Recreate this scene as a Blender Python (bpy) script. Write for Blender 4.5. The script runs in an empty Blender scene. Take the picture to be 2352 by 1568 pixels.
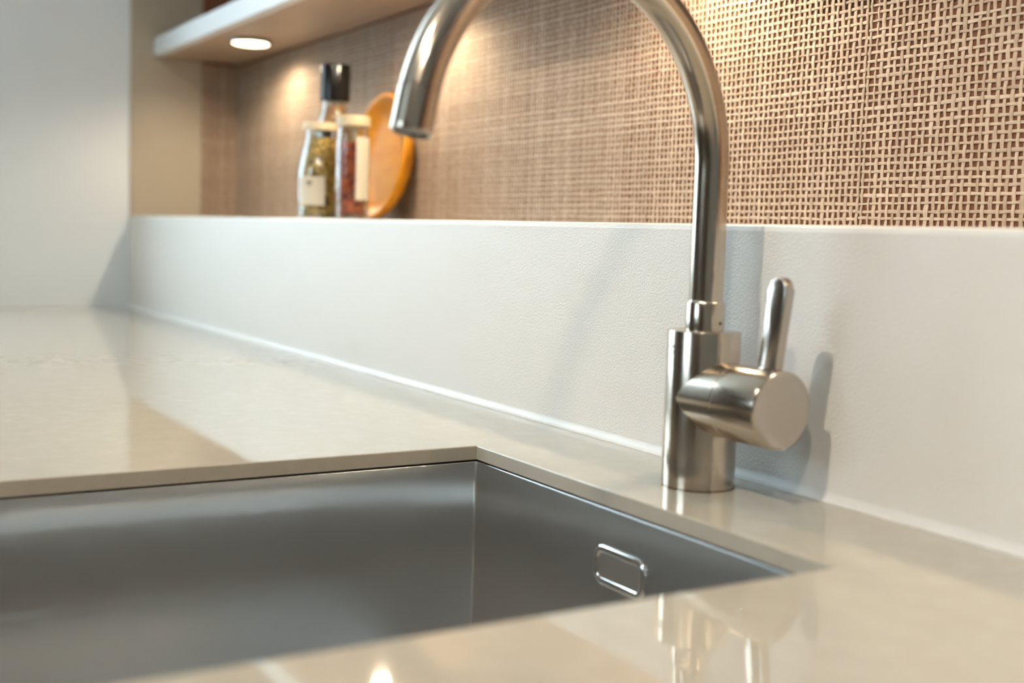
import bpy, bmesh, math, random
import numpy as np
from mathutils import Vector, Matrix

scene = bpy.context.scene
col = scene.collection
R = math.radians
PI = math.pi
random.seed(7)
rng = np.random.default_rng(11)

# ------------------------------------------------------------------ camera
# metres; x runs along the splashback, y into the wall (0 = splashback face), z = 0 is the worktop surface
cam_d = bpy.data.cameras.new('camera')
cam = bpy.data.objects.new('camera', cam_d)
col.objects.link(cam)
cam.location = (0.57621, -0.53601, 0.15470)
cam.rotation_mode = 'XYZ'
cam.rotation_euler = (1.481097, -0.031354, 1.027492)
cam_d.sensor_width = 36.0
cam_d.lens = 2756.58 / 2352.0 * 36.0
cam_d.clip_start = 0.02
cam_d.dof.use_dof = True
cam_d.dof.focus_distance = 0.905
cam_d.dof.aperture_fstop = 4.3
scene.camera = cam

# ------------------------------------------------------------------ world, exposure
world = bpy.data.worlds.new('sky')
scene.world = world
world.use_nodes = True
wn = world.node_tree.nodes
wn['Background'].inputs['Color'].default_value = (0.73, 0.87, 1.0, 1)
wn['Background'].inputs['Strength'].default_value = 12.0
scene.view_settings.view_transform = 'Standard'
scene.view_settings.look = 'None'
scene.view_settings.gamma = 1.0
scene.view_settings.exposure = -0.36
scene.view_settings.use_curve_mapping = False
scene.cycles.use_light_tree = False
scene.cycles.max_bounces = 7
scene.cycles.diffuse_bounces = 3
scene.cycles.glossy_bounces = 6
scene.cycles.transmission_bounces = 4
scene.cycles.use_adaptive_sampling = True
scene.cycles.adaptive_threshold = 0.2
scene.cycles.adaptive_min_samples = 12
scene.cycles.transparent_max_bounces = 8
scene.cycles.caustics_reflective = False
scene.cycles.caustics_refractive = False
scene.cycles.sample_clamp_indirect = 6.0

# room sizes
XL, XR = -1.658, 2.30          # left wall face, right wall face
YB, YF = 0.205, -3.10          # niche back, wall behind the photographer
ZF, ZC = -0.90, 1.37           # floor, ceiling
LEDGE = 0.1655                 # top of the splashback ledge
WIN_Y0, WIN_Y1, WIN_Z0, WIN_Z1 = -1.20, -0.24, 0.06, 1.34    # window in the left wall
KEY_W, KEY2_W, PUCK_W = 68.0, 48.0, 4.0


def portal(name, loc, rot, sx, sy):
    l = bpy.data.lights.new(name, 'AREA')
    l.shape = 'RECTANGLE'
    l.size, l.size_y = sx, sy
    l.cycles.is_portal = True
    o = bpy.data.objects.new(name, l)
    o.location, o.rotation_euler = loc, rot
    col.objects.link(o)
    return o


portal('window_daylight', (XL - 0.11, (WIN_Y0 + WIN_Y1) / 2, (WIN_Z0 + WIN_Z1) / 2), (0, R(-90), 0), WIN_Z1 - WIN_Z0, WIN_Y1 - WIN_Y0)


FX0, FX1, FZ0, FZ1 = -0.75, 0.40, 0.52, 1.29         # window in the wall behind the photographer
portal('window_daylight', ((FX0 + FX1) / 2, YF - 0.11, (FZ0 + FZ1) / 2), (R(90), 0, 0), FX1 - FX0, FZ1 - FZ0)


# ------------------------------------------------------------------ helpers
def tag(o, label=None, cat=None, group=None, kind=None):
    if label: o['label'] = label
    if cat: o['category'] = cat
    if group: o['group'] = group
    if kind: o['kind'] = kind
    return o


def empty(name, loc, label=None, cat=None, group=None, rz=0.0):
    o = bpy.data.objects.new(name, None)
    o.empty_display_size = 0.02
    o.location = loc
    o.rotation_euler = (0, 0, rz)
    col.objects.link(o)
    return tag(o, label, cat, group)


def obj(name, me, mat=None, parent=None, loc=None, smooth=None):
    """link a mesh as one object; world coordinates are kept when it gets a parent"""
    o = bpy.data.objects.new(name, me)
    col.objects.link(o)
    if mat: me.materials.append(mat)
    if loc is not None: o.location = loc
    if smooth is not None:
        for pl in me.polygons: pl.use_smooth = True
        if smooth < 180: me.set_sharp_from_angle(angle=R(smooth))
    if parent is not None:
        o.parent = parent
        m = Matrix.LocRotScale(parent.location, parent.rotation_euler, None)
        if parent.parent is not None:
            m = Matrix.LocRotScale(parent.parent.location, parent.parent.rotation_euler, None) @ m
        o.location = m.inverted() @ o.location
        if any(abs(a) > 1e-9 for a in parent.rotation_euler):
            o.rotation_euler = m.to_3x3().inverted().to_euler()
    return o


def mesh_from(verts, faces, name='m'):
    me = bpy.data.meshes.new(name)
    me.from_pydata([tuple(v) for v in verts], [], [tuple(f) for f in faces])
    me.update()
    return me


def bm_mesh(bm, name='m'):
    bmesh.ops.recalc_face_normals(bm, faces=bm.faces)
    me = bpy.data.meshes.new(name)
    bm.to_mesh(me)
    bm.free()
    return me


def add_box(bm, x0, x1, y0, y1, z0, z1):
    r = bmesh.ops.create_cube(bm, size=1.0)
    for v in r['verts']:
        v.co = ((x0 + x1) / 2 + v.co.x * (x1 - x0), (y0 + y1) / 2 + v.co.y * (y1 - y0), (z0 + z1) / 2 + v.co.z * (z1 - z0))
    return r['verts']


def box_mesh(x0, x1, y0, y1, z0, z1, bevel=0.0, seg=2):
    bm = bmesh.new()
    add_box(bm, x0, x1, y0, y1, z0, z1)
    if bevel:
        bmesh.ops.bevel(bm, geom=bm.edges[:], offset=bevel, segments=seg, affect='EDGES', profile=0.6)
    return bm_mesh(bm)


def lathe(profile, n=48, cap0=True, cap1=True, axis='Z', origin=(0, 0, 0)):
    """revolve (radius, height) pairs; axis Z or X"""
    V, F = [], []
    for r, h in profile:
        for k in range(n):
            a = 2 * PI * k / n
            V.append((r * math.cos(a), r * math.sin(a), h))
    m = len(profile)
    for j in range(m - 1):
        for k in range(n):
            k2 = (k + 1) % n
            F.append((j * n + k, j * n + k2, (j + 1) * n + k2, (j + 1) * n + k))
    if cap0: F.append(tuple(range(n - 1, -1, -1)))
    if cap1: F.append(tuple((m - 1) * n + k for k in range(n)))
    if axis == 'X':
        V = [(z, x, y) for x, y, z in V]
    elif axis == '-Y':
        V = [(x, -z, y) for x, y, z in V]
    V = [(x + origin[0], y + origin[1], z + origin[2]) for x, y, z in V]
    return mesh_from(V, F)


def srgb(r, g, b):
    f = lambda c: (c / 255) / 12.92 if c / 255 <= 0.04045 else ((c / 255 + 0.055) / 1.055) ** 2.4
    return (f(r), f(g), f(b), 1)


class Mat:
    def __init__(self, name, color=(0.8, 0.8, 0.8, 1), rough=0.5, metal=0.0, **kw):
        self.m = bpy.data.materials.new(name)
        self.m.use_nodes = True
        self.nt = self.m.node_tree
        self.b = self.nt.nodes['Principled BSDF']
        self.b.inputs['Base Color'].default_value = color
        self.b.inputs['Roughness'].default_value = rough
        self.b.inputs['Metallic'].default_value = metal
        for k, v in kw.items():
            self.b.inputs[k.replace('_', ' ')].default_value = v

    def node(self, t, **kw):
        n = self.nt.nodes.new(t)
        for k, v in kw.items():
            if k in n.inputs: n.inputs[k].default_value = v
            else: setattr(n, k, v)
        return n

    def link(self, a, ao, b, bi):
        self.nt.links.new(a.outputs[ao], b.inputs[bi])

    def coords(self, scale=(1, 1, 1)):
        t = self.node('ShaderNodeTexCoord')
        mp = self.node('ShaderNodeMapping')
        mp.inputs['Scale'].default_value = scale
        self.link(t, 'Object', mp, 'Vector')
        return mp

    def noise(self, scale=(1, 1, 1), detail=3.0, rough=0.55, vec=None):
        mp = vec or self.coords(scale)
        n = self.node('ShaderNodeTexNoise')
        n.inputs['Scale'].default_value = 1.0
        n.inputs['Detail'].default_value = detail
        n.inputs['Roughness'].default_value = rough
        self.link(mp, 'Vector', n, 'Vector')
        return n

    def ramp(self, src, out, stops):
        r = self.node('ShaderNodeValToRGB')
        e = r.color_ramp.elements
        while len(e) < len(stops): e.new(0.5)
        for k, (p, c) in enumerate(stops):
            e[k].position, e[k].color = p, c
        self.link(src, out, r, 'Fac')
        return r

    def bump(self, src, out, strength, dist):
        b = self.node('ShaderNodeBump')
        b.inputs['Strength'].default_value = strength
        b.inputs['Distance'].default_value = dist
        self.link(src, out, b, 'Height')
        self.link(b, 'Normal', self.b, 'Normal')
        return b


# ------------------------------------------------------------------ materials
def plaster(name, c, grain=700, strength=0.35, rough=0.55, dist=0.0004):
    a = Mat(name, c, rough)
    n = a.noise((grain,) * 3, 2.0, 0.5)
    a.bump(n, 'Fac', strength, dist)
    return a.m


M = {}
M['splash'] = plaster('splashback_paint', srgb(224, 220, 214), 620, 0.5, 0.42, 0.0009)
M['white_wall'] = plaster('white_wall_paint', srgb(224, 229, 233), 300, 0.2, 0.5)
M['ceiling'] = plaster('ceiling_paint', srgb(228, 226, 222), 250, 0.2, 0.7)
M['room_wall'] = plaster('warm_grey_wall_paint', srgb(204, 200, 192), 250, 0.2, 0.6)
M['dark_wall'] = plaster('dark_brown_wall_paint', srgb(128, 110, 94), 250, 0.2, 0.6)
M['taupe'] = plaster('taupe_laminate', srgb(176, 164, 146), 200, 0.08, 0.32)
M['taupe_dark'] = plaster('brown_taupe_laminate', srgb(172, 148, 126), 200, 0.05, 0.35)
M['backing'] = plaster('brown_paper_backing', srgb(122, 78, 52), 900, 0.5, 0.8)
M['lacquer'] = Mat('white_satin_lacquer', srgb(230, 231, 231), 0.3).m
M['caulk'] = Mat('white_silicone', srgb(222, 220, 216), 0.38).m
M['gasket'] = Mat('dark_sealant', srgb(38, 28, 22), 0.6).m
M['black'] = Mat('black_plastic', srgb(20, 18, 16), 0.16, Specular_IOR_Level=0.25).m
M['ink'] = Mat('dark_print', srgb(60, 52, 48), 0.5).m
M['label'] = Mat('cream_paper', srgb(214, 204, 184), 0.7).m
M['cork_lid'] = Mat('cream_lid', srgb(206, 190, 158), 0.45).m
M['hinge'] = Mat('grey_metal', srgb(120, 120, 118), 0.35, 1.0).m

# floor boards
a = Mat('oak_boards', srgb(120, 92, 66), 0.4)
n = a.noise((3, 40, 40), 4.0)
r = a.ramp(n, 'Fac', [(0.3, srgb(150, 122, 92)), (0.7, srgb(182, 154, 122))])
a.link(r, 'Color', a.b, 'Base Color')
M['floor'] = a.m

# engineered stone: warm white with faint mottling, pores and short pale scratches
a = Mat('beige_quartz', srgb(206, 190, 166), 0.035)
a.b.inputs['IOR'].default_value = 1.7
n = a.noise((55,) * 3, 5.0, 0.6)
r = a.ramp(n, 'Fac', [(0.30, srgb(184, 175, 160)), (0.55, srgb(187, 178, 163)), (0.75, srgb(192, 184, 170))])
v = a.noise((900,) * 3, 2.0, 0.5)
r2 = a.ramp(v, 'Fac', [(0.26, (0.45, 0.40, 0.34, 1)), (0.34, (1, 1, 1, 1)), (0.70, (1, 1, 1, 1)), (0.78, (1.12, 1.12, 1.12, 1))])
mx = a.node('ShaderNodeMix', data_type='RGBA', blend_type='MULTIPLY')
mx.inputs[0].default_value = 0.55
a.nt.links.new(r.outputs['Color'], mx.inputs[6])
a.nt.links.new(r2.outputs['Color'], mx.inputs[7])
a.nt.links.new(mx.outputs[2], a.b.inputs['Base Color'])
M['quartz'] = a.m


def steel(name, c, rough, aniso, scale=(600, 600, 6), bump=0.03, var=0.06):
    """brushed steel; the 'brush' face attribute is the direction in which reflections smear"""
    a = Mat(name, c, rough, 1.0)
    a.b.inputs['Anisotropic'].default_value = aniso
    if aniso:
        t = a.node('ShaderNodeAttribute', attribute_name='brush')
        a.link(t, 'Vector', a.b, 'Tangent')
    n = a.noise(scale, 3.0, 0.6)
    mr = a.node('ShaderNodeMapRange')
    mr.inputs['To Min'].default_value = rough - var
    mr.inputs['To Max'].default_value = rough + var
    a.link(n, 'Fac', mr, 'Value')
    a.link(mr, 'Result', a.b, 'Roughness')
    if bump: a.bump(n, 'Fac', bump, 0.0003)
    return a.m


def brush(me, fn):
    at = me.attributes.new('brush', 'FLOAT_VECTOR', 'FACE')
    for k, pl in enumerate(me.polygons):
        at.data[k].vector = fn(pl.normal)
    return me


def brush_walls(n):
    return Vector((0, 1, 0)) if abs(n.z) > 0.8 else Vector((-n.y, n.x, 0)).normalized()


M['basin'] = steel('brushed_basin_steel', srgb(190, 189, 187), 0.16, 0.97, (2600, 2600, 8), 0.0, var=0.015)
# haze: part of the brushed surface scatters light widely
bn = M['basin'].node_tree
p1 = bn.nodes['Principled BSDF']
p2 = bn.nodes.new('ShaderNodeBsdfPrincipled')
p2.inputs['Base Color'].default_value = srgb(196, 195, 193)
p2.inputs['Metallic'].default_value = 1.0
p2.inputs['Roughness'].default_value = 0.52
mxs = bn.nodes.new('ShaderNodeMixShader')
mxs.inputs[0].default_value = 0.28
bn.links.new(p1.outputs[0], mxs.inputs[1])
bn.links.new(p2.outputs[0], mxs.inputs[2])
bn.links.new(mxs.outputs[0], bn.nodes['Material Output'].inputs['Surface'])
M['tap'] = steel('brushed_tap_steel', srgb(194, 182, 167), 0.19, 0.3, (60, 60, 900), 0.006, var=0.02)
M['tube'] = steel('satin_tube_steel', srgb(196, 184, 169), 0.18, 0.0, (500, 500, 500), 0.003, var=0.01)
M['tap_face'] = steel('satin_tap_face_steel', srgb(192, 182, 172), 0.19, 0.0, (900, 40, 900), 0.004, var=0.02)
M['plate_steel'] = steel('satin_plate_steel', srgb(184, 181, 176), 0.42, 0.0, (900, 900, 900), 0.01, var=0.03)
M['chrome'] = Mat('chrome', srgb(225, 224, 222), 0.06, 1.0).m


def emit(name, c, s):
    a = Mat(name, c, 0.3)
    a.b.inputs['Emission Color'].default_value = c
    a.b.inputs['Emission Strength'].default_value = s
    return a.m


WARM = (1.0, 0.84, 0.60)
M['led'] = emit('warm_led_lens', (1.0, 0.86, 0.62, 1), 9.0)
M['spot_lens'] = emit('spot_lens', (1.0, 0.88, 0.70, 1), 30.0)

# paper raffia strands: each strand its own tone, fibres run along it
for key, sc in (('warp', (900, 900, 45)), ('weft', (45, 900, 900))):
    a = Mat('paper_raffia_' + key, srgb(206, 174, 138), 0.72)
    oi = a.node('ShaderNodeObjectInfo')
    r0 = a.ramp(oi, 'Random', [(0.0, srgb(168, 147, 128)), (0.5, srgb(180, 159, 140)), (1.0, srgb(191, 172, 153))])
    n = a.noise(sc, 3.0, 0.6)
    r1 = a.ramp(n, 'Fac', [(0.28, (0.66, 0.60, 0.56, 1)), (0.5, (1, 1, 1, 1)), (0.75, (1.10, 1.09, 1.07, 1))])
    mx = a.node('ShaderNodeMix', data_type='RGBA', blend_type='MULTIPLY')
    mx.inputs[0].default_value = 0.8
    a.nt.links.new(r0.outputs['Color'], mx.inputs[6])
    a.nt.links.new(r1.outputs['Color'], mx.inputs[7])
    a.nt.links.new(mx.outputs[2], a.b.inputs['Base Color'])
    a.bump(n, 'Fac', 0.5, 0.0004)
    M[key] = a.m

# wood of the round plate
a = Mat('orange_wood', srgb(196, 126, 48), 0.42, Specular_IOR_Level=0.3)
n = a.noise((8, 30, 30), 4.0, 0.6)
r = a.ramp(n, 'Fac', [(0.3, srgb(190, 118, 14)), (0.6, srgb(210, 142, 26)), (0.8, srgb(220, 156, 42))])
a.link(r, 'Color', a.b, 'Base Color')
M['wood'] = a.m


def glass(name):
    """thin clear glass: fresnel reflection over straight transmission"""
    a = Mat(name)
    nt = a.nt
    tr = a.node('ShaderNodeBsdfTransparent')
    tr.inputs['Color'].default_value = (0.93, 0.96, 0.95, 1)
    gl = a.node('ShaderNodeBsdfGlossy')
    gl.inputs['Roughness'].default_value = 0.03
    lw = a.node('ShaderNodeLayerWeight')
    lw.inputs['Blend'].default_value = 0.5
    pw = a.node('ShaderNodeMath', operation='POWER')
    pw.inputs[1].default_value = 2.6
    a.link(lw, 'Facing', pw, 0)
    fr = a.node('ShaderNodeMapRange')
    fr.inputs['To Min'].default_value = 0.035
    fr.inputs['To Max'].default_value = 0.95
    a.link(pw, 'Value', fr, 'Value')
    mx = a.node('ShaderNodeMixShader')
    a.link(fr, 'Result', mx, 0)
    nt.links.new(tr.outputs[0], mx.inputs[1])
    nt.links.new(gl.outputs[0], mx.inputs[2])
    nt.links.new(mx.outputs[0], nt.nodes['Material Output'].inputs['Surface'])
    return a.m


M['glass'] = glass('clear_glass')
for key, stops in (('seed', [(0.0, srgb(52, 46, 24)), (0.3, srgb(150, 112, 50)), (0.6, srgb(230, 186, 100)), (1.0, srgb(70, 62, 34))]),
                   ('chili', [(0.0, srgb(70, 26, 12)), (0.4, srgb(140, 54, 18)), (0.75, srgb(206, 96, 26)), (1.0, srgb(96, 40, 18))]),
                   ('pepper', [(0.0, srgb(84, 54, 24)), (0.5, srgb(176, 114, 44)), (1.0, srgb(120, 86, 40))])):
    a = Mat('dry_' + key, stops[0][1], 0.5)
    n = a.noise((170,) * 3, 1.0, 0.5)
    lo = [(0.25 + 0.5 * p, c) for p, c in stops]
    r = a.ramp(n, 'Fac', lo)
    a.link(r, 'Color', a.b, 'Base Color')
    M[key] = a.m

# ------------------------------------------------------------------ room shell
def struct(name, me, mat, parent=None, **kw):
    o = obj(name, me, mat, parent, **kw)
    if parent is None: o['kind'] = 'structure'
    return o


struct('floor', box_mesh(XL - 0.2, XR + 0.2, YF - 0.2, YB + 0.2, ZF - 0.1, ZF), M['floor'])
struct('ceiling', box_mesh(XL - 0.2, XR + 0.2, YF - 0.2, YB + 0.2, ZC, ZC + 0.1), M['ceiling'])
bm = bmesh.new()                                     # left wall with the window opening
x0, x1 = XL - 0.12, XL
add_box(bm, x0, x1, WIN_Y1, 0.0, ZF, ZC)
add_box(bm, x0, x1, WIN_Y0, WIN_Y1, ZF, WIN_Z0)
add_box(bm, x0, x1, WIN_Y0, WIN_Y1, WIN_Z1, ZC)
struct('wall_left', bm_mesh(bm), M['white_wall'])
struct('wall_left_dark_part', box_mesh(x0, x1, YF, WIN_Y0, ZF, ZC), M['dark_wall'])  # unseen stretch of wall, put in dark so the tap lever reflects brown
struct('wall_right', box_mesh(XR, XR + 0.12, YF, YB, ZF, ZC), M['room_wall'])
bm = bmesh.new()                                     # wall behind the photographer with the second window
add_box(bm, XL - 0.12, FX0, YF - 0.12, YF, ZF, ZC)
add_box(bm, FX1, XR + 0.12, YF - 0.12, YF, ZF, ZC)
add_box(bm, FX0, FX1, YF - 0.12, YF, ZF, FZ0)
add_box(bm, FX0, FX1, YF - 0.12, YF, FZ1, ZC)
struct('wall_front', bm_mesh(bm), M['dark_wall'])


def window(name, y0, y1, z0, z1, fixed, along):
    bm = bmesh.new()
    fw = 0.045
    def b(u0, u1, w0, w1):
        if along == 'y': add_box(bm, fixed - 0.085, fixed - 0.035, u0, u1, w0, w1)
        else: add_box(bm, u0, u1, fixed - 0.085, fixed - 0.035, w0, w1)
    b(y0, y1, z0, z0 + fw); b(y0, y1, z1 - fw, z1)
    b(y0, y0 + fw, z0 + fw, z1 - fw); b(y1 - fw, y1, z0 + fw, z1 - fw)
    mid = (y0 + y1) / 2
    b(mid - fw / 2, mid + fw / 2, z0 + fw, z1 - fw)
    w = struct(name, bm_mesh(bm), M['lacquer'])
    for u0, u1 in ((y0 + fw, mid - fw / 2), (mid + fw / 2, y1 - fw)):
        if along == 'y': pm = box_mesh(fixed - 0.062, fixed - 0.058, u0, u1, z0 + fw, z1 - fw)
        else: pm = box_mesh(u0, u1, fixed - 0.062, fixed - 0.058, z0 + fw, z1 - fw)
        obj('pane', pm, M['glass'], w)
    return w


window('window_1', WIN_Y0, WIN_Y1, WIN_Z0, WIN_Z1, XL, 'y')
window('window_2', FX0, FX1, FZ0, FZ1, YF, 'x')

# splashback: low wall whose top is the ledge of the niche, front arris rounded
bm = bmesh.new()
vs = add_box(bm, XL - 0.12, XR, 0.0, YB, ZF, LEDGE)
ed = [e for e in bm.edges if all(abs(v.co.y) < 1e-6 and v.co.z > 0.1 for v in e.verts)]
bmesh.ops.bevel(bm, geom=ed, offset=0.0042, segments=2, affect='EDGES', profile=0.5)
struct('wall_splashback', bm_mesh(bm), M['splash'])
struct('wall_back', box_mesh(XL - 0.12, XR, YB + 0.0005, YB + 0.12, ZF, ZC), M['room_wall'])
struct('wall_upper', box_mesh(XL, XR, 0.0, YB, 0.86, ZC), M['white_wall'])
NB = YB - 0.003                                      # plane the wallcovering is glued on
struct('wall_end', box_mesh(XL - 0.12, XL, 0.0, YB, LEDGE, ZC), M['white_wall'])
tag(obj('niche_end_panel', box_mesh(XL, XL + 0.004, 0.0015, 0.132, LEDGE, 0.86, 0.0008, 1), M['taupe']),
    'plain taupe panel closing the left end of the niche', 'panel')

# silicone joint between worktop and splashback
V, F = [], []
RC = 0.0078
prof = [(-RC + RC * math.sin(R(a_)), RC - RC * math.cos(R(a_))) for a_ in (90, 76, 62, 48, 34, 20, 8)] + [(-RC, 0.0), (0.0, 0.0)]
prof = [(y * 0.62, z) for y, z in prof]
npf = len(prof)
for x in (XL, XR):
    V += [(x, y + 0.0002, z + 0.0001) for y, z in prof]
F = [(k, (k + 1) % npf, npf + (k + 1) % npf, npf + k) for k in range(npf)] + [tuple(range(npf)), tuple(range(2 * npf - 1, npf - 1, -1))]
o = struct('trim_1', mesh_from(V, F), M['caulk'], smooth=70)

# ------------------------------------------------------------------ worktop with the sink cut-out
T = 0.0100
SX0, SX1, SYB, SYF = -0.1745, 0.1758, -0.1070, -0.5070
WX0, WX1, WY0, WY1 = XL, XR, -0.625, 0.0
bm = bmesh.new()
hole = [(SX0, SYF), (SX1, SYF), (SX1, SYB), (SX0, SYB)]
outer = [(WX0, WY0), (WX1, WY0), (WX1, WY1), (WX0, WY1)]
tops = [[bm.verts.new((x, y, 0.0)) for x, y in ring] for ring in (hole, outer)]
bots = [[bm.verts.new((x, y, -T)) for x, y in ring] for ring in (hole, outer)]
for k in range(4):
    j = (k + 1) % 4
    bm.faces.new((tops[0][k], tops[0][j], tops[1][j], tops[1][k]))
    bm.faces.new((bots[0][k], bots[1][k], bots[1][j], bots[0][j]))
    bm.faces.new((tops[0][k], bots[0][k], bots[0][j], tops[0][j]))
    bm.faces.new((tops[1][k], tops[1][j], bots[1][j], bots[1][k]))
ed = [e for e in bm.edges if all(v in tops[0] for v in e.verts)]
bmesh.ops.bevel(bm, geom=ed, offset=0.0007, segments=2, affect='EDGES', profile=0.5)
wt = obj('worktop', bm_mesh(bm), M['quartz'])
tag(wt, 'thin polished beige stone worktop with a square sink cut-out', 'worktop')

# ------------------------------------------------------------------ undermount sink
sink = empty('kitchen_sink', (0.0, (SYB + SYF) / 2, -0.2), 'brushed stainless steel undermount sink set below the worktop', 'sink')


def rrect(cx, cy, hx, hy, r, n):
    pts = []
    for qx, qy, a0 in ((1, 1, 0), (-1, 1, 90), (-1, -1, 180), (1, -1, 270)):
        for k in range(n + 1):
            a = R(a0 + 90 * k / n)
            pts.append((cx + qx * (hx - r) + r * math.cos(a), cy + qy * (hy - r) + r * math.sin(a)))
    return pts


def ring_stack(levels, n, close_first=False, close_last=False):
    V, F = [], []
    for pts, z in levels: V += [(x, y, z) for x, y in pts]
    m = len(levels[0][0])
    for j in range(len(levels) - 1):
        for k in range(m):
            F.append((j * m + k, j * m + (k + 1) % m, (j + 1) * m + (k + 1) % m, (j + 1) * m + k))
    if close_first: F.append(tuple(range(m)))
    if close_last: F.append(tuple((len(levels) - 1) * m + k for k in range(m))[::-1])
    return V, F


scx, scy = (SX0 + SX1) / 2, (SYB + SYF) / 2
hx, hy = (SX1 - SX0) / 2 + 0.0002, (SYB - SYF) / 2 + 0.0002
ZT, ZB = -T - 0.0012, -0.192
NC = 6
lev = []
lev.append((rrect(scx, scy, hx + 0.016, hy + 0.016, 0.006, NC), ZT - 0.0012))
lev.append((rrect(scx, scy, hx + 0.016, hy + 0.016, 0.006, NC), ZT))
lev.append((rrect(scx, scy, hx + 0.0012, hy + 0.0012, 0.0026, NC), ZT))
for k in (1, 2, 3):
    a = R(30 * k)
    lev.append((rrect(scx, scy, hx + 0.0012 * (1 - math.sin(a)), hy + 0.0012 * (1 - math.sin(a)), 0.0022, NC), ZT - 0.0012 * (1 - math.cos(a))))
lev.append((rrect(scx, scy, hx, hy, 0.0020, NC), -0.09))
rf = 0.009
for k in range(0, 7):
    a = R(15 * k)
    ins = rf * (1 - math.cos(a))
    lev.append((rrect(scx, scy, hx - ins, hy - ins, 0.0020 + 0.002 * k, NC), ZB + rf - rf * math.sin(a)))
DR = 0.045                                           # drain opening
dcx, dcy = scx, scy
m = 4 * (NC + 1)
base = lev[-1][0]
for f, dz in ((0.5, -0.0012), (0.92, -0.003)):
    ring = []
    for (x, y) in base:
        a = math.atan2(y - dcy, x - dcx)
        tx, ty = dcx + DR * math.cos(a), dcy + DR * math.sin(a)
        ring.append((x + (tx - x) * f, y + (ty - y) * f))
    lev.append((ring, ZB + dz))
lev.append(([(dcx + DR * math.cos(math.atan2(y - dcy, x - dcx)), dcy + DR * math.sin(math.atan2(y - dcy, x - dcx))) for x, y in base], ZB - 0.004))
nin = len(lev)
# outer skin, back up to the flange
lev.append(([(dcx + (DR + 0.002) * math.cos(math.atan2(y - dcy, x - dcx)), dcy + (DR + 0.002) * math.sin(math.atan2(y - dcy, x - dcx))) for x, y in base], ZB - 0.0065))
lev.append((rrect(scx, scy, hx - 0.012, hy - 0.012, 0.014, NC), ZB - 0.0035))
lev.append((rrect(scx, scy, hx + 0.0014, hy + 0.0014, 0.004, NC), ZB + 0.014))
lev.append((rrect(scx, scy, hx + 0.0014, hy + 0.0014, 0.004, NC), ZT - 0.0014))
V, F = ring_stack(lev, NC)
nl = len(lev)
for k in range(m):
    F.append(((nl - 1) * m + k, (nl - 1) * m + (k + 1) % m, (k + 1) % m, k))
bas = mesh_from(V, F)
bm = bmesh.new(); bm.from_mesh(bas); bmesh.ops.recalc_face_normals(bm, faces=bm.faces); bm.to_mesh(bas); bm.free()
brush(bas, brush_walls)
obj('basin', bas, M['basin'], sink, smooth=35)
V, F = ring_stack([(rrect(scx, scy, hx + 0.015, hy + 0.015, 0.006, 4), ZT), (rrect(scx, scy, hx + 0.015, hy + 0.015, 0.006, 4), -T),
                   (rrect(scx, scy, hx + 0.0022, hy + 0.0022, 0.003, 4), -T), (rrect(scx, scy, hx + 0.0022, hy + 0.0022, 0.003, 4), ZT)], 4)
mm = 20
F += [(3 * mm + k, 3 * mm + (k + 1) % mm, (k + 1) % mm, k) for k in range(mm)]
obj('gasket', mesh_from(V, F), M['gasket'], sink)

# overflow: chrome frame with a recessed plate
ocx, ocz, ohx, ohz = 0.0042, -0.0472, 0.0262, 0.0128
YS = SYB + 0.0002


def oval(hx_, hz_, r_, y, n=8):
    return [(x, y, z) for x, z in rrect(ocx, ocz, hx_, hz_, r_, n)]


V, F = [], []
rings = []
for k in range(9):
    a = R(-10 + 200 * k / 8)
    w = 0.0027
    rings.append(oval(ohx - w + w * math.cos(a), ohz - w + w * math.cos(a), 0.0062 + w * math.cos(a), YS - 0.0004 - 0.0016 * math.sin(a)))
for rg in rings: V += rg
mm = len(rings[0])
for j in range(len(rings)):
    j2 = (j + 1) % len(rings)
    for k in range(mm):
        F.append((j * mm + k, j * mm + (k + 1) % mm, j2 * mm + (k + 1) % mm, j2 * mm + k))
fr = obj('overflow_frame', mesh_from(V, F), M['chrome'], sink, smooth=180)
fr['label'] = 'polished chrome overflow frame'
V = oval(ohx - 0.0044, ohz - 0.0044, 0.004, YS - 0.0010) + oval(ohx - 0.0036, ohz - 0.0036, 0.0048, YS - 0.0002) + oval(ohx - 0.0036, ohz - 0.0036, 0.0048, YS)
F = [tuple(range(mm))] + [(j * mm + k, j * mm + (k + 1) % mm, (j + 1) * mm + (k + 1) % mm, (j + 1) * mm + k) for j in range(2) for k in range(mm)] + [tuple(range(2 * mm, 3 * mm))[::-1]]
obj('overflow_plate', mesh_from(V, F), M['plate_steel'], sink, smooth=40)

# drain with basket strainer
dr = obj('drain', lathe([(0.0, ZB - 0.016), (0.030, ZB - 0.016), (0.036, ZB - 0.006), (0.041, ZB - 0.003), (0.0448, ZB - 0.0034), (0.0448, ZB - 0.007), (0.036, ZB - 0.019), (0.0, ZB - 0.019)], 40, False, False, origin=(dcx, dcy, 0)), M['chrome'], sink, smooth=40)
obj('strainer', lathe([(0.0, ZB - 0.0105), (0.026, ZB - 0.0115), (0.030, ZB - 0.0145), (0.030, ZB - 0.0158), (0.0, ZB - 0.0158)], 32, False, False, origin=(dcx, dcy, 0)), M['chrome'], dr, smooth=40)
obj('knob', lathe([(0.0048, ZB - 0.0106), (0.0042, ZB - 0.003), (0.0075, ZB + 0.001), (0.0070, ZB + 0.003), (0.0, ZB + 0.0036)], 24, True, False, origin=(dcx, dcy, 0)), M['chrome'], dr, smooth=40)

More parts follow.
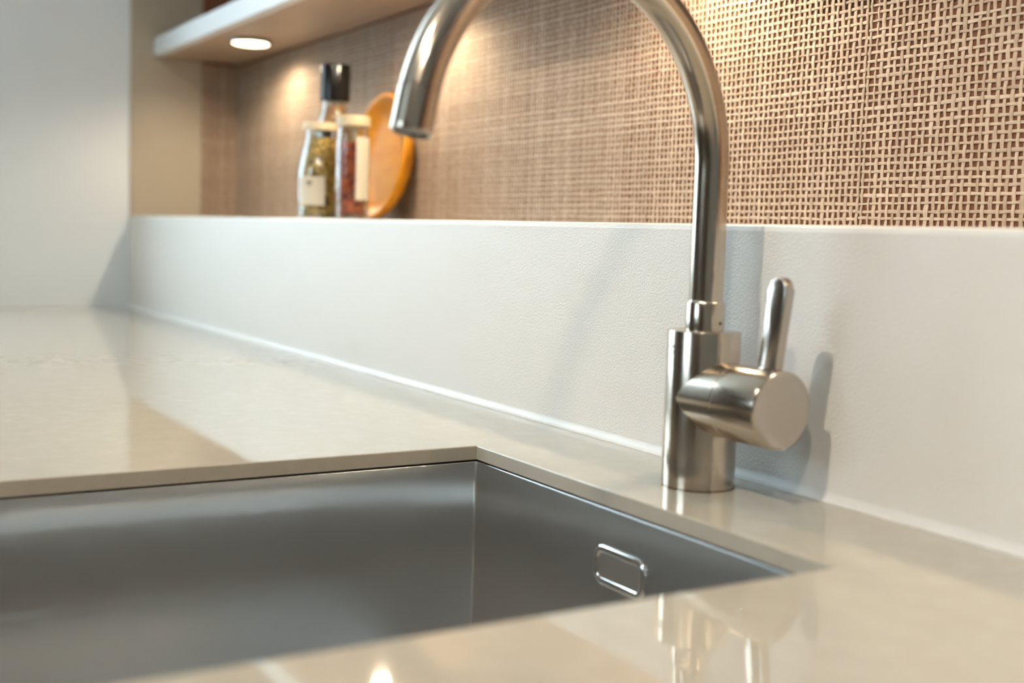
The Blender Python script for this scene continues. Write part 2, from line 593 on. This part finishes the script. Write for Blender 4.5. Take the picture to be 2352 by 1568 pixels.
# ------------------------------------------------------------------ mixer tap
TY = -0.0456
BR, BH = 0.0230, 0.0985
tap = empty('mixer_tap', (0.0, TY, 0.0), 'brushed steel mixer tap with tall swan-neck spout and side lever', 'tap')
o = (0, TY, 0)
ALONG_Z = lambda n: Vector((0, 0, 1)) if abs(n.z) < 0.9 else Vector((1, 0, 0))
ALONG_X = lambda n: Vector((1, 0, 0)) if abs(n.x) < 0.9 else Vector((0, 0, 1))
obj('base_ring', brush(lathe([(0.0215, 0.0), (0.0233, 0.0), (0.0233, 0.0006), (0.0215, 0.0010)], 64, True, True, origin=o), ALONG_Z), M['tap'], tap, smooth=40)
body = obj('body', brush(lathe([(0.0222, 0.0008), (BR, 0.0012), (BR, BH - 0.0007), (BR - 0.0002, BH - 0.0002), (BR - 0.0007, BH), (0.0, BH)], 96, True, False, origin=o), ALONG_Z), M['tap'], tap, smooth=40)
cr = 0.0120
collar = obj('collar', lathe([(cr, BH), (cr, 0.1155), (cr - 0.0005, 0.1165), (0.0110, 0.1172), (0.0100, 0.1172)], 64, True, True, origin=o), M['tube'], tap, smooth=40)

TR, SR, SZ, PSI, ANG = 0.01065, 0.1115, 0.1970, R(8), R(168)
er = Vector((math.sin(PSI), -math.cos(PSI), 0))
eb = Vector((math.cos(PSI), math.sin(PSI), 0))
ez = Vector((0, 0, 1))


def spath(th):
    c = Vector((0, TY, SZ)) + er * SR * (1 - math.cos(th)) + ez * SR * math.sin(th)
    t = er * math.sin(th) + ez * math.cos(th)
    nrm = -er * math.cos(th) + ez * math.sin(th)
    return c, t, nrm


def sweep(stations, n=48, cap=(True, True)):
    """stations: (centre, normal, binormal, radius)"""
    V, F = [], []
    for c, nn, bb, rad in stations:
        for k in range(n):
            a = 2 * PI * k / n
            V.append(c + (nn * math.cos(a) + bb * math.sin(a)) * rad)
    for j in range(len(stations) - 1):
        for k in range(n):
            F.append((j * n + k, j * n + (k + 1) % n, (j + 1) * n + (k + 1) % n, (j + 1) * n + k))
    if cap[0]: F.append(tuple(range(n - 1, -1, -1)))
    if cap[1]: F.append(tuple((len(stations) - 1) * n + k for k in range(n)))
    me = mesh_from(V, F)
    bm = bmesh.new(); bm.from_mesh(me); bmesh.ops.recalc_face_normals(bm, faces=bm.faces); bm.to_mesh(me); bm.free()
    return me


STR = 0.0180                                          # straight end after the bend
AER = 0.0235                                          # length of the outlet piece


def station(sl):
    """centre, tangent and normal at length sl before the end of the spout"""
    if sl <= STR:
        c, t, nn = spath(ANG)
        return c + t * (STR - sl), t, nn
    return spath(ANG - (sl - STR) / SR)


th1 = ANG - (AER - STR) / SR
st = [(Vector((0, TY, z)), -er, eb, TR) for z in (0.1165, 0.14, 0.17, SZ - 0.004)]
for k in range(61):
    c, t, nn = spath(th1 * k / 60)
    st.append((c, nn, eb, TR))
obj('spout', sweep(st), M['tube'], tap, smooth=40)
st = []
c0, t0, n0 = spath(th1)
for sl, rr in ((AER, -0.0005), (AER - 0.0007, -0.0005), (AER - 0.0008, -0.0001), (AER - 0.0010, 0.0001), (AER - 0.0014, 0.0001), (0.020, 0.0001), (0.018, 0.0001), (0.014, 0.0001), (0.009, 0.0001), (0.004, 0.0001), (0.0010, 0.0001), (0.0005, 0.0), (0.0, -0.0004)):
    c, t, nn = station(sl)
    st.append((c, nn, eb, TR + rr))
cE, tE, nE = station(0.0)
st += [(cE + tE * 0.0002, nE, eb, TR - 0.0008), (cE, nE, eb, TR - 0.0016), (cE - tE * 0.004, nE, eb, TR - 0.0020)]
out = obj('outlet', sweep(st), M['tube'], tap, smooth=28)
obj('aerator', sweep([(cE - tE * 0.0038, nE, eb, TR - 0.0022), (cE - tE * 0.0012, nE, eb, TR - 0.0022), (cE - tE * 0.0009, nE, eb, TR - 0.0045)], 32), M['black'], out, smooth=40)

# side hub and turning knob (axis along x)
HZ, HR = 0.0575, 0.0232
obj('handle_hub', brush(lathe([(HR - 0.0004, 0.0), (HR - 0.0004, 0.0335), (HR - 0.0012, 0.0343), (HR - 0.004, 0.0343)], 96, True, True, 'X', (0, TY, HZ)), ALONG_X), M['tap'], tap, smooth=40)
knob = obj('handle_knob', brush(lathe([(HR - 0.004, 0.0346), (HR - 0.0012, 0.0346), (HR, 0.0354), (HR, 0.0702), (HR - 0.0004, 0.0709), (HR - 0.0012, 0.0712)], 96, True, False, 'X', (0, TY, HZ)), ALONG_X), M['tap'], tap, smooth=40)
cap = obj('end_cap', lathe([(HR - 0.0012, 0.0700), (HR - 0.0012, 0.0712), (HR - 0.0016, 0.0714), (0.0, 0.0714)], 96, True, False, 'X', (0, TY, HZ)), M['tap_face'], knob, smooth=30)

# lever: flat bar, round top, leaning a little outwards
bm = bmesh.new()
LW, LT, L0, L1 = 0.0076, 0.0034, HZ + 0.014, 0.1345
pts = [(-LW, L0), (LW, L0)]
for k in range(0, 17):
    a = R(180 * k / 16)
    pts.append((LW * math.cos(a), L1 - LW + LW * math.sin(a)))
lean = math.tan(R(7.0))
fr_ = [bm.verts.new((0.0597 + x + (z - 0.08) * lean, TY - LT, z)) for x, z in pts]
bk_ = [bm.verts.new((0.0597 + x + (z - 0.08) * lean, TY + LT, z)) for x, z in pts]
bm.faces.new(fr_); bm.faces.new(bk_[::-1])
for k in range(len(pts)):
    j = (k + 1) % len(pts)
    bm.faces.new((fr_[k], bk_[k], bk_[j], fr_[j]))
ed = [e for e in bm.edges if len({round(v.co.y, 5) for v in e.verts}) == 1]
bmesh.ops.bevel(bm, geom=ed, offset=0.0014, segments=3, affect='EDGES', profile=0.5)
obj('lever', bm_mesh(bm), M['tap_face'], knob, smooth=50)

# grub screw on the collar
ga = math.atan2(cam.location.y - TY, cam.location.x) + R(52)
gd = Vector((math.cos(ga), math.sin(ga), 0))
gt = Vector((-gd.y, gd.x, 0))
gc = Vector((0, TY, 0.1035)) + gd * (cr - 0.0006)
obj('grub_screw', sweep([(gc, gt, ez, 0.0011), (gc + gd * 0.0008, gt, ez, 0.0011)], 16), M['black'], collar, smooth=40)

# maker's mark wrapped on the body: lettering over three wave lines
def wrapped_text(txt, size, z, ang, rad):
    cu = bpy.data.curves.new('t', 'FONT')
    cu.body = txt; cu.size = size; cu.align_x = 'CENTER'; cu.extrude = 0.00006; cu.resolution_u = 2
    to = bpy.data.objects.new('t', cu)
    col.objects.link(to)
    dg = bpy.context.evaluated_depsgraph_get()
    me = bpy.data.meshes.new_from_object(to.evaluated_get(dg))
    bpy.data.objects.remove(to)
    for v in me.vertices:
        a_ = ang + v.co.x / rad
        rr = rad + v.co.z + 0.00005
        v.co = (rr * math.cos(a_), TY + rr * math.sin(a_), z + v.co.y)
    me.materials.clear()
    return me


va = math.atan2(cam.location.y - TY, cam.location.x)
la = va - R(49)
obj('maker_mark', wrapped_text('GROHE', 0.0034, 0.0875, la, BR), M['ink'], body)
for w in range(3):
    V, F = [], []
    nseg = 28
    for k in range(nseg + 1):
        s = -0.0052 + 0.0104 * k / nseg
        zz = 0.0862 - 0.0010 * w + 0.00028 * math.sin(2 * PI * k / 9.3)
        a_ = la + s / BR
        for dz in (-0.00018, 0.00018):
            V.append(((BR + 0.00008) * math.cos(a_), TY + (BR + 0.00008) * math.sin(a_), zz + dz))
    F = [(2 * k, 2 * k + 2, 2 * k + 3, 2 * k + 1) for k in range(nseg)]
    obj('wave_line', mesh_from(V, F), M['ink'], body)

# ------------------------------------------------------------------ woven wallcovering
PX, PZ = 0.0063, 0.0062
PROF = np.array([(-1, 0.0), (-0.72, 0.8), (-0.30, 1.0), (-0.02, 0.66), (0.32, 1.0), (0.74, 0.78), (1, 0.0), (0.0, -0.5)])
PROF_FAR = np.array([(-1, 0.0), (-0.6, 0.9), (0.0, 0.95), (0.6, 0.9), (1, 0.0), (0.0, -0.5)])


def smooth_noise(n, cell):
    k = max(2, int(n / cell) + 3)
    g = rng.standard_normal(k)
    x = np.arange(n) / cell
    i = x.astype(int); f = x - i
    f = f * f * (3 - 2 * f)
    return g[i] * (1 - f) + g[i + 1] * f


def strand_mesh(cen, lat, nor, wid, thk, prof):
    n, m = len(cen), len(prof)
    P = cen[:, None, :] + lat[None, None, :] * (prof[None, :, 0:1] * wid[:, None, None]) + nor[None, None, :] * (prof[None, :, 1:2] * thk)
    verts = P.reshape(-1, 3)
    i = np.arange(n - 1)[:, None] * m
    k = np.arange(m)[None, :]
    k2 = (k + 1) % m
    q = np.stack([i + k, i + k2, i + m + k2, i + m + k], -1).reshape(-1, 4)
    me = bpy.data.meshes.new('strand')
    me.vertices.add(len(verts)); me.vertices.foreach_set('co', verts.astype(np.float32).ravel())
    me.loops.add(q.size); me.loops.foreach_set('vertex_index', q.astype(np.int32).ravel())
    me.polygons.add(len(q)); me.polygons.foreach_set('loop_start', (np.arange(len(q)) * 4).astype(np.int32))
    me.polygons.foreach_set('use_smooth', np.ones(len(q), dtype=bool))
    me.update(calc_edges=True)
    return me


def weave(sheet, u0, u1, z0, z1, U, Nrm, origin, far_u=None):
    """strands on a vertical plane: U = horizontal direction, Nrm = towards the room, origin = point at u=0"""
    U, Nrm, origin = np.array(U, float), np.array(Nrm, float), np.array(origin, float)
    up = np.array((0.0, 0.0, 1.0))
    nu = int(round((u1 - u0) / PX)); nz = int(round((z1 - z0) / PZ))
    us = u0 + (np.arange(nu) + 0.5) * PX + rng.normal(0, 0.00022, nu)
    zs = z0 + (np.arange(nz) + 0.4) * PZ + rng.normal(0, 0.00022, nz)
    AMP, TH = 0.00034, 0.00042
    S = 3
    zi = np.arange(-0.45, nz - 0.5 + 0.001, 1.0 / S)
    zz = np.interp(zi, np.arange(nz), zs, left=None, right=None) + np.where(zi < 0, zi * PZ, 0) + np.where(zi > nz - 1, (zi - nz + 1) * PZ, 0)
    for i in range(nu):
        lat = 0.00020 * smooth_noise(len(zi), 12) + 0.00010 * smooth_noise(len(zi), 3)
        w = np.clip((0.00162 + rng.normal(0, 0.00022)) * (1 + 0.10 * smooth_noise(len(zi), 4)), 0.0010, 0.0024)
        off = AMP * np.cos(PI * (zi + i))
        cen = origin + U * (us[i] + lat)[:, None] + up * zz[:, None] + Nrm * (0.0010 + off)[:, None]
        prof = PROF_FAR if (far_u is not None and us[i] < far_u) else PROF
        obj('warp_strand', strand_mesh(cen, U, Nrm, w, TH, prof), M['warp'], sheet)
    ui = np.arange(-0.45, nu - 0.5 + 0.001, 1.0 / S)
    uu = np.interp(ui, np.arange(nu), us) + np.where(ui < 0, ui * PX, 0) + np.where(ui > nu - 1, (ui - nu + 1) * PX, 0)
    for k in range(nz):
        lat = 0.00026 * smooth_noise(len(ui), 16) + 0.00013 * smooth_noise(len(ui), 3)
        w = np.clip((0.00118 + rng.normal(0, 0.00014)) * (1 + 0.16 * smooth_noise(len(ui), 3.3)), 0.0007, 0.0020)
        off = -AMP * np.cos(PI * (ui + k))
        u_k = uu.copy()
        u_k[0] += rng.uniform(-0.0006, 0.0010); u_k[-1] += rng.uniform(-0.0010, 0.0008)
        cen = origin + U * u_k[:, None] + up * (zs[k] + lat)[:, None] + Nrm * (0.0010 + off)[:, None]
        prof = PROF_FAR if far_u is not None else PROF
        if far_u is not None:
            obj('weft_strand', strand_mesh(cen, up, Nrm, w, TH, PROF), M['weft'], sheet)
        else:
            obj('weft_strand', strand_mesh(cen, up, Nrm, w, TH, prof), M['weft'], sheet)


SEAM = -0.1075
WZ0, WZ1 = LEDGE + 0.0006, 0.4538
s1 = obj('woven_wallcovering', box_mesh(XL + 0.001, SEAM - 0.0002, NB, YB, LEDGE, 0.86), M['backing'])
tag(s1, 'long left sheet of tan woven raffia wallcovering behind the spice jars', 'wallcovering')
weave(s1, XL + 0.001, SEAM + 0.0017, WZ0, WZ1, (1, 0, 0), (0, -1, 0), (0, NB, 0), far_u=-0.75)
s2 = obj('woven_wallcovering', box_mesh(SEAM + 0.0002, XR, NB, YB, LEDGE, 0.86), M['backing'])
tag(s2, 'right sheet of tan woven raffia wallcovering beyond the vertical seam', 'wallcovering')
weave(s2, SEAM - 0.0010, SEAM - 0.0010 + 92 * PX, WZ0, WZ1, (1, 0, 0), (0, -1, 0), (0, NB, 0))
s3 = obj('woven_wallcovering', box_mesh(XL, XL + 0.0025, 0.1325, NB - 0.002, LEDGE, 0.86), M['backing'])
tag(s3, 'narrow strip of woven raffia on the niche end beside the taupe panel', 'wallcovering')
weave(s3, 0.1330, NB - 0.0022, WZ0, WZ1, (0, 1, 0), (1, 0, 0), (XL + 0.0025, 0, 0), far_u=9)

# ------------------------------------------------------------------ shelf with LED downlights
SHZ0, SHZ1, SHY = 0.4540, 0.4855, 0.0425
sh = obj('niche_shelf', box_mesh(XL + 0.004, 1.15, SHY, NB - 0.0022, SHZ0, SHZ1, 0.0010, 2), M['lacquer'])
tag(sh, 'white shelf across the niche with lights set in its underside', 'shelf')
obj('underside', box_mesh(XL + 0.006, 1.148, SHY + 0.016, NB - 0.003, SHZ0 - 0.0006, SHZ0 + 0.001), M['taupe_dark'], sh)
names = ['round warm light under the shelf nearest the taupe end panel', 'round warm light under the shelf above the spice jars',
         'round warm light under the shelf above the tap', 'round warm light under the shelf at its right end']
for x, lb in zip((-1.345, -0.800, -0.265, 0.35), names):
    y = 0.118
    e = empty('shelf_downlight', (x, y, SHZ0 - 0.006), lb, 'downlight', 'downlights under the niche shelf')
    obj('housing', lathe([(0.0335, SHZ0), (0.0345, SHZ0 - 0.0015), (0.0335, SHZ0 - 0.0058), (0.0300, SHZ0 - 0.0062), (0.0296, SHZ0 - 0.0040), (0.0, SHZ0 - 0.0040)], 40, True, False, origin=(x, y, 0)), M['hinge'], e, smooth=40)
    obj('lens', lathe([(0.0292, SHZ0 - 0.0042), (0.0286, SHZ0 - 0.0070), (0.022, SHZ0 - 0.0084), (0.0, SHZ0 - 0.0090)], 40, False, False, origin=(x, y, 0)), M['led'], e, smooth=60)
    l = bpy.data.lights.new('led_beam', 'SPOT')
    l.energy, l.color = PUCK_W, WARM
    l.spot_size, l.spot_blend, l.shadow_soft_size = R(168), 0.5, 0.010
    lo = bpy.data.objects.new('led_beam', l)
    col.objects.link(lo)
    lo.parent = e
    lo.location = (0, 0, -0.0105)

# ------------------------------------------------------------------ things on the ledge
def chunks(cx, cy, z0, z1, rad_at, count, size, seed):
    """loose dry goods: small facetted pieces filling a jar, joined as one part"""
    rg = random.Random(seed)
    bm = bmesh.new()
    for _ in range(count):
        z = rg.uniform(z0, z1)
        rr = rad_at(z) - size * 0.55
        a = rg.uniform(0, 2 * PI)
        rr *= math.sqrt(rg.uniform(0.45, 1.0))
        mt = Matrix.Translation((cx + rr * math.cos(a), cy + rr * math.sin(a), z)) @ Matrix.Rotation(rg.uniform(0, 6.28), 4, Vector((rg.uniform(-1, 1), rg.uniform(-1, 1), rg.uniform(-1, 1) + 0.01)).normalized()) @ Matrix.Diagonal((size, size * rg.uniform(0.5, 0.9), size * rg.uniform(0.35, 0.7), 1))
        bmesh.ops.create_icosphere(bm, subdivisions=1, radius=1.0, matrix=mt)
    core = [(max(rad_at(z) - size * 0.9, 0.002), z) for z in np.linspace(z0, z1, 12)]
    tmp = lathe([(0.0005, z0)] + core + [(0.0005, z1)], 24, True, True, origin=(cx, cy, 0))
    bm.from_mesh(tmp)
    return bm_mesh(bm)


def jar(name, label, cx, cy, prof, wall=0.0022):
    e = empty(name, (cx, cy, LEDGE), label, 'jar')
    outer = [(r, LEDGE + z) for r, z in prof]
    inner = [(max(r - wall, 0.001), LEDGE + max(z, 0.004)) for r, z in prof][::-1]
    obj('glass', lathe([(0.0, LEDGE)] + outer + inner + [(0.0, LEDGE + 0.004)], 48, False, False, origin=(cx, cy, 0)), M['glass'], e, smooth=50)
    rs = np.array([r for r, z in prof]); zs = np.array([z for r, z in prof])
    return e, lambda z: float(np.interp(z - LEDGE, zs, rs)) - wall - 0.0004


def curved_label(parent, cx, cy, rad, a0, a1, z0, z1, mat, name='label_sticker'):
    V, F = [], []
    n = 14
    for k in range(n + 1):
        a_ = a0 + (a1 - a0) * k / n
        for rr in (rad, rad + 0.0003):
            for z in (z0, z1):
                V.append((cx + rr * math.cos(a_), cy + rr * math.sin(a_), z))
    for k in range(n):
        b = 4 * k
        F += [(b + 2, b + 6, b + 7, b + 3), (b, b + 1, b + 5, b + 4), (b, b + 4, b + 6, b + 2), (b + 1, b + 3, b + 7, b + 5)]
    F += [(0, 2, 3, 1), (4 * n, 4 * n + 1, 4 * n + 3, 4 * n + 2)]
    return obj(name, mesh_from(V, F), mat, parent, smooth=40)


def view_angle(cx, cy): return math.atan2(cam.location.y - cy, cam.location.x - cx)


# bottle-shaped jar with pale seeds
JX, JY = -0.945, 0.080
e, ra = jar('spice_jar', 'glass bottle jar of golden seeds with a cream lid and paper label', JX, JY,
            [(0.0285, 0.0), (0.0300, 0.003), (0.0302, 0.062), (0.0285, 0.074), (0.0235, 0.095), (0.0205, 0.108), (0.0200, 0.117)])
obj('contents', chunks(JX, JY, LEDGE + 0.007, LEDGE + 0.108, ra, 420, 0.0042, 3), M['seed'], e)['kind'] = 'stuff'
obj('lid', lathe([(0.0222, LEDGE + 0.1172), (0.0232, LEDGE + 0.1180), (0.0232, LEDGE + 0.1265), (0.0222, LEDGE + 0.1275), (0.0, LEDGE + 0.1275)], 40, True, False, origin=(JX, JY, 0)), M['cork_lid'], e, smooth=40)
va = view_angle(JX, JY)
lb = curved_label(e, JX, JY, 0.0304, va - R(60), va + R(12), LEDGE + 0.018, LEDGE + 0.056, M['label'])
curved_label(lb, JX, JY, 0.0308, va - R(36), va - R(20), LEDGE + 0.047, LEDGE + 0.0495, M['ink'], 'print_line')
curved_label(lb, JX, JY, 0.0308, va - R(32), va - R(23), LEDGE + 0.0435, LEDGE + 0.0452, M['ink'], 'print_line')

# pepper grinder behind it
GX, GY = -0.975, 0.112
e, ra = jar('pepper_grinder', 'glass pepper grinder with a tall black cap behind the bottle jar', GX, GY,
            [(0.0235, 0.0), (0.0245, 0.003), (0.0245, 0.118), (0.0240, 0.132), (0.0190, 0.146), (0.0175, 0.152), (0.0180, 0.160)])
e['category'] = 'grinder'
obj('contents', chunks(GX, GY, LEDGE + 0.007, LEDGE + 0.155, ra, 760, 0.0042, 5), M['pepper'], e)['kind'] = 'stuff'
obj('cap', lathe([(0.0182, LEDGE + 0.1605), (0.0203, LEDGE + 0.161), (0.0203, LEDGE + 0.208), (0.0196, LEDGE + 0.210), (0.0, LEDGE + 0.2105)], 48, True, False, origin=(GX, GY, 0)), M['black'], e, smooth=40)

# straight jar with chilli flakes
CX, CY = -0.880, 0.098
e, ra = jar('spice_jar', 'straight glass jar of red chilli flakes beside the wooden plate', CX, CY,
            [(0.0205, 0.0), (0.0220, 0.003), (0.0222, 0.098), (0.0205, 0.112), (0.0195, 0.120)])
obj('contents', chunks(CX, CY, LEDGE + 0.007, LEDGE + 0.100, ra, 380, 0.0040, 9), M['chili'], e)['kind'] = 'stuff'
obj('lid', lathe([(0.0212, LEDGE + 0.1202), (0.0222, LEDGE + 0.121), (0.0222, LEDGE + 0.132), (0.0212, LEDGE + 0.133), (0.0, LEDGE + 0.133)], 40, True, False, origin=(CX, CY, 0)), M['cork_lid'], e, smooth=40)
va = view_angle(CX, CY)
curved_label(e, CX, CY, 0.0225, va + R(12), va + R(68), LEDGE + 0.026, LEDGE + 0.106, M['label'])

# round wooden plate leaning on the wallcovering
PR = 0.0890
plate = empty('wooden_plate', (-0.953, 0.150, LEDGE), 'round orange wooden plate leaning against the woven wall', 'plate')
prof = [(0.0, 0.006), (0.050, 0.006), (0.064, 0.009), (0.075, 0.017), (0.0815, 0.0255), (0.0835, 0.0268), (0.0865, 0.0268), (PR, 0.0250), (0.0870, 0.0185), (0.074, 0.0060), (0.062, 0.0), (0.0, 0.0)]
tilt = R(7)
me = lathe(prof, 64, False, False)
rot = Matrix.Rotation(R(90) - tilt, 4, 'X')
me.transform(rot)
zmin = min(v.co.z for v in me.vertices)
ymax = max(v.co.y for v in me.vertices)
me.transform(Matrix.Translation((-0.953, NB - 0.0032 - ymax, LEDGE - zmin)))
obj('dish', me, M['wood'], plate, smooth=50)

# ------------------------------------------------------------------ ceiling spotlights
def ceiling_spot(x, y, watts, color, label, aim, size=R(95)):
    e = empty('ceiling_spotlight', (x, y, ZC - 0.03), label, 'spotlight', 'ceiling spotlights')
    obj('trim_ring', lathe([(0.046, ZC), (0.046, ZC - 0.004), (0.040, ZC - 0.006), (0.036, ZC - 0.004), (0.036, ZC)], 40, True, True, origin=(x, y, 0)), M['lacquer'], e, smooth=40)
    obj('lens', lathe([(0.035, ZC - 0.001), (0.034, ZC - 0.006), (0.0, ZC - 0.007)], 40, True, False, origin=(x, y, 0)), M['spot_lens'], e, smooth=40)
    l = bpy.data.lights.new('spot_beam', 'SPOT')
    l.energy, l.color = watts, color
    l.spot_size, l.spot_blend, l.shadow_soft_size = size, 0.7, 0.032
    lo = bpy.data.objects.new('spot_beam', l)
    col.objects.link(lo)
    lo.parent = e
    lo.location = (0, 0, -0.01)
    d = Vector((aim - x, 1.12, -1.25))
    lo.rotation_euler = d.to_track_quat('-Z', 'Y').to_euler()


ceiling_spot(0.28, -1.19, KEY_W, (1.0, 0.88, 0.72), 'ceiling spotlight in front of the tap', 0.1)
ceiling_spot(1.10, -1.19, KEY2_W, (1.0, 0.88, 0.72), 'ceiling spotlight to the right of the sink', 0.0)

# ------------------------------------------------------------------ base cabinets under the worktop
cab = empty('base_cabinet', ((XL + XR) / 2, -0.3, ZF), 'long white base cabinet with flat doors under the worktop', 'cabinet')
cw = (XR - XL) / 6
for k in range(7):
    xs = min(max(XL + k * cw, XL + 0.0105), XR - 0.0105)
    obj('upright_panel', box_mesh(xs - 0.009, xs + 0.009, -0.58, -0.01, ZF + 0.1, -T - 0.0035), M['lacquer'], cab)
obj('bottom_panel', box_mesh(XL + 0.0015, XR - 0.0015, -0.58, -0.01, ZF + 0.08, ZF + 0.0995), M['lacquer'], cab)
obj('plinth', box_mesh(XL + 0.0015, XR - 0.0015, -0.53, -0.515, ZF, ZF + 0.0795), M['lacquer'], cab)
for k in range(6):
    x0, x1 = XL + k * cw, XL + (k + 1) * cw
    d = obj('door', box_mesh(x0 + 0.002, x1 - 0.002, -0.602, -0.582, ZF + 0.105, -T - 0.02, 0.001, 1), M['lacquer'], cab)
    obj('handle', box_mesh(x0 + 0.06, x0 + 0.20, -0.618, -0.602, -0.075, -0.067, 0.001, 1), M['hinge'], d)
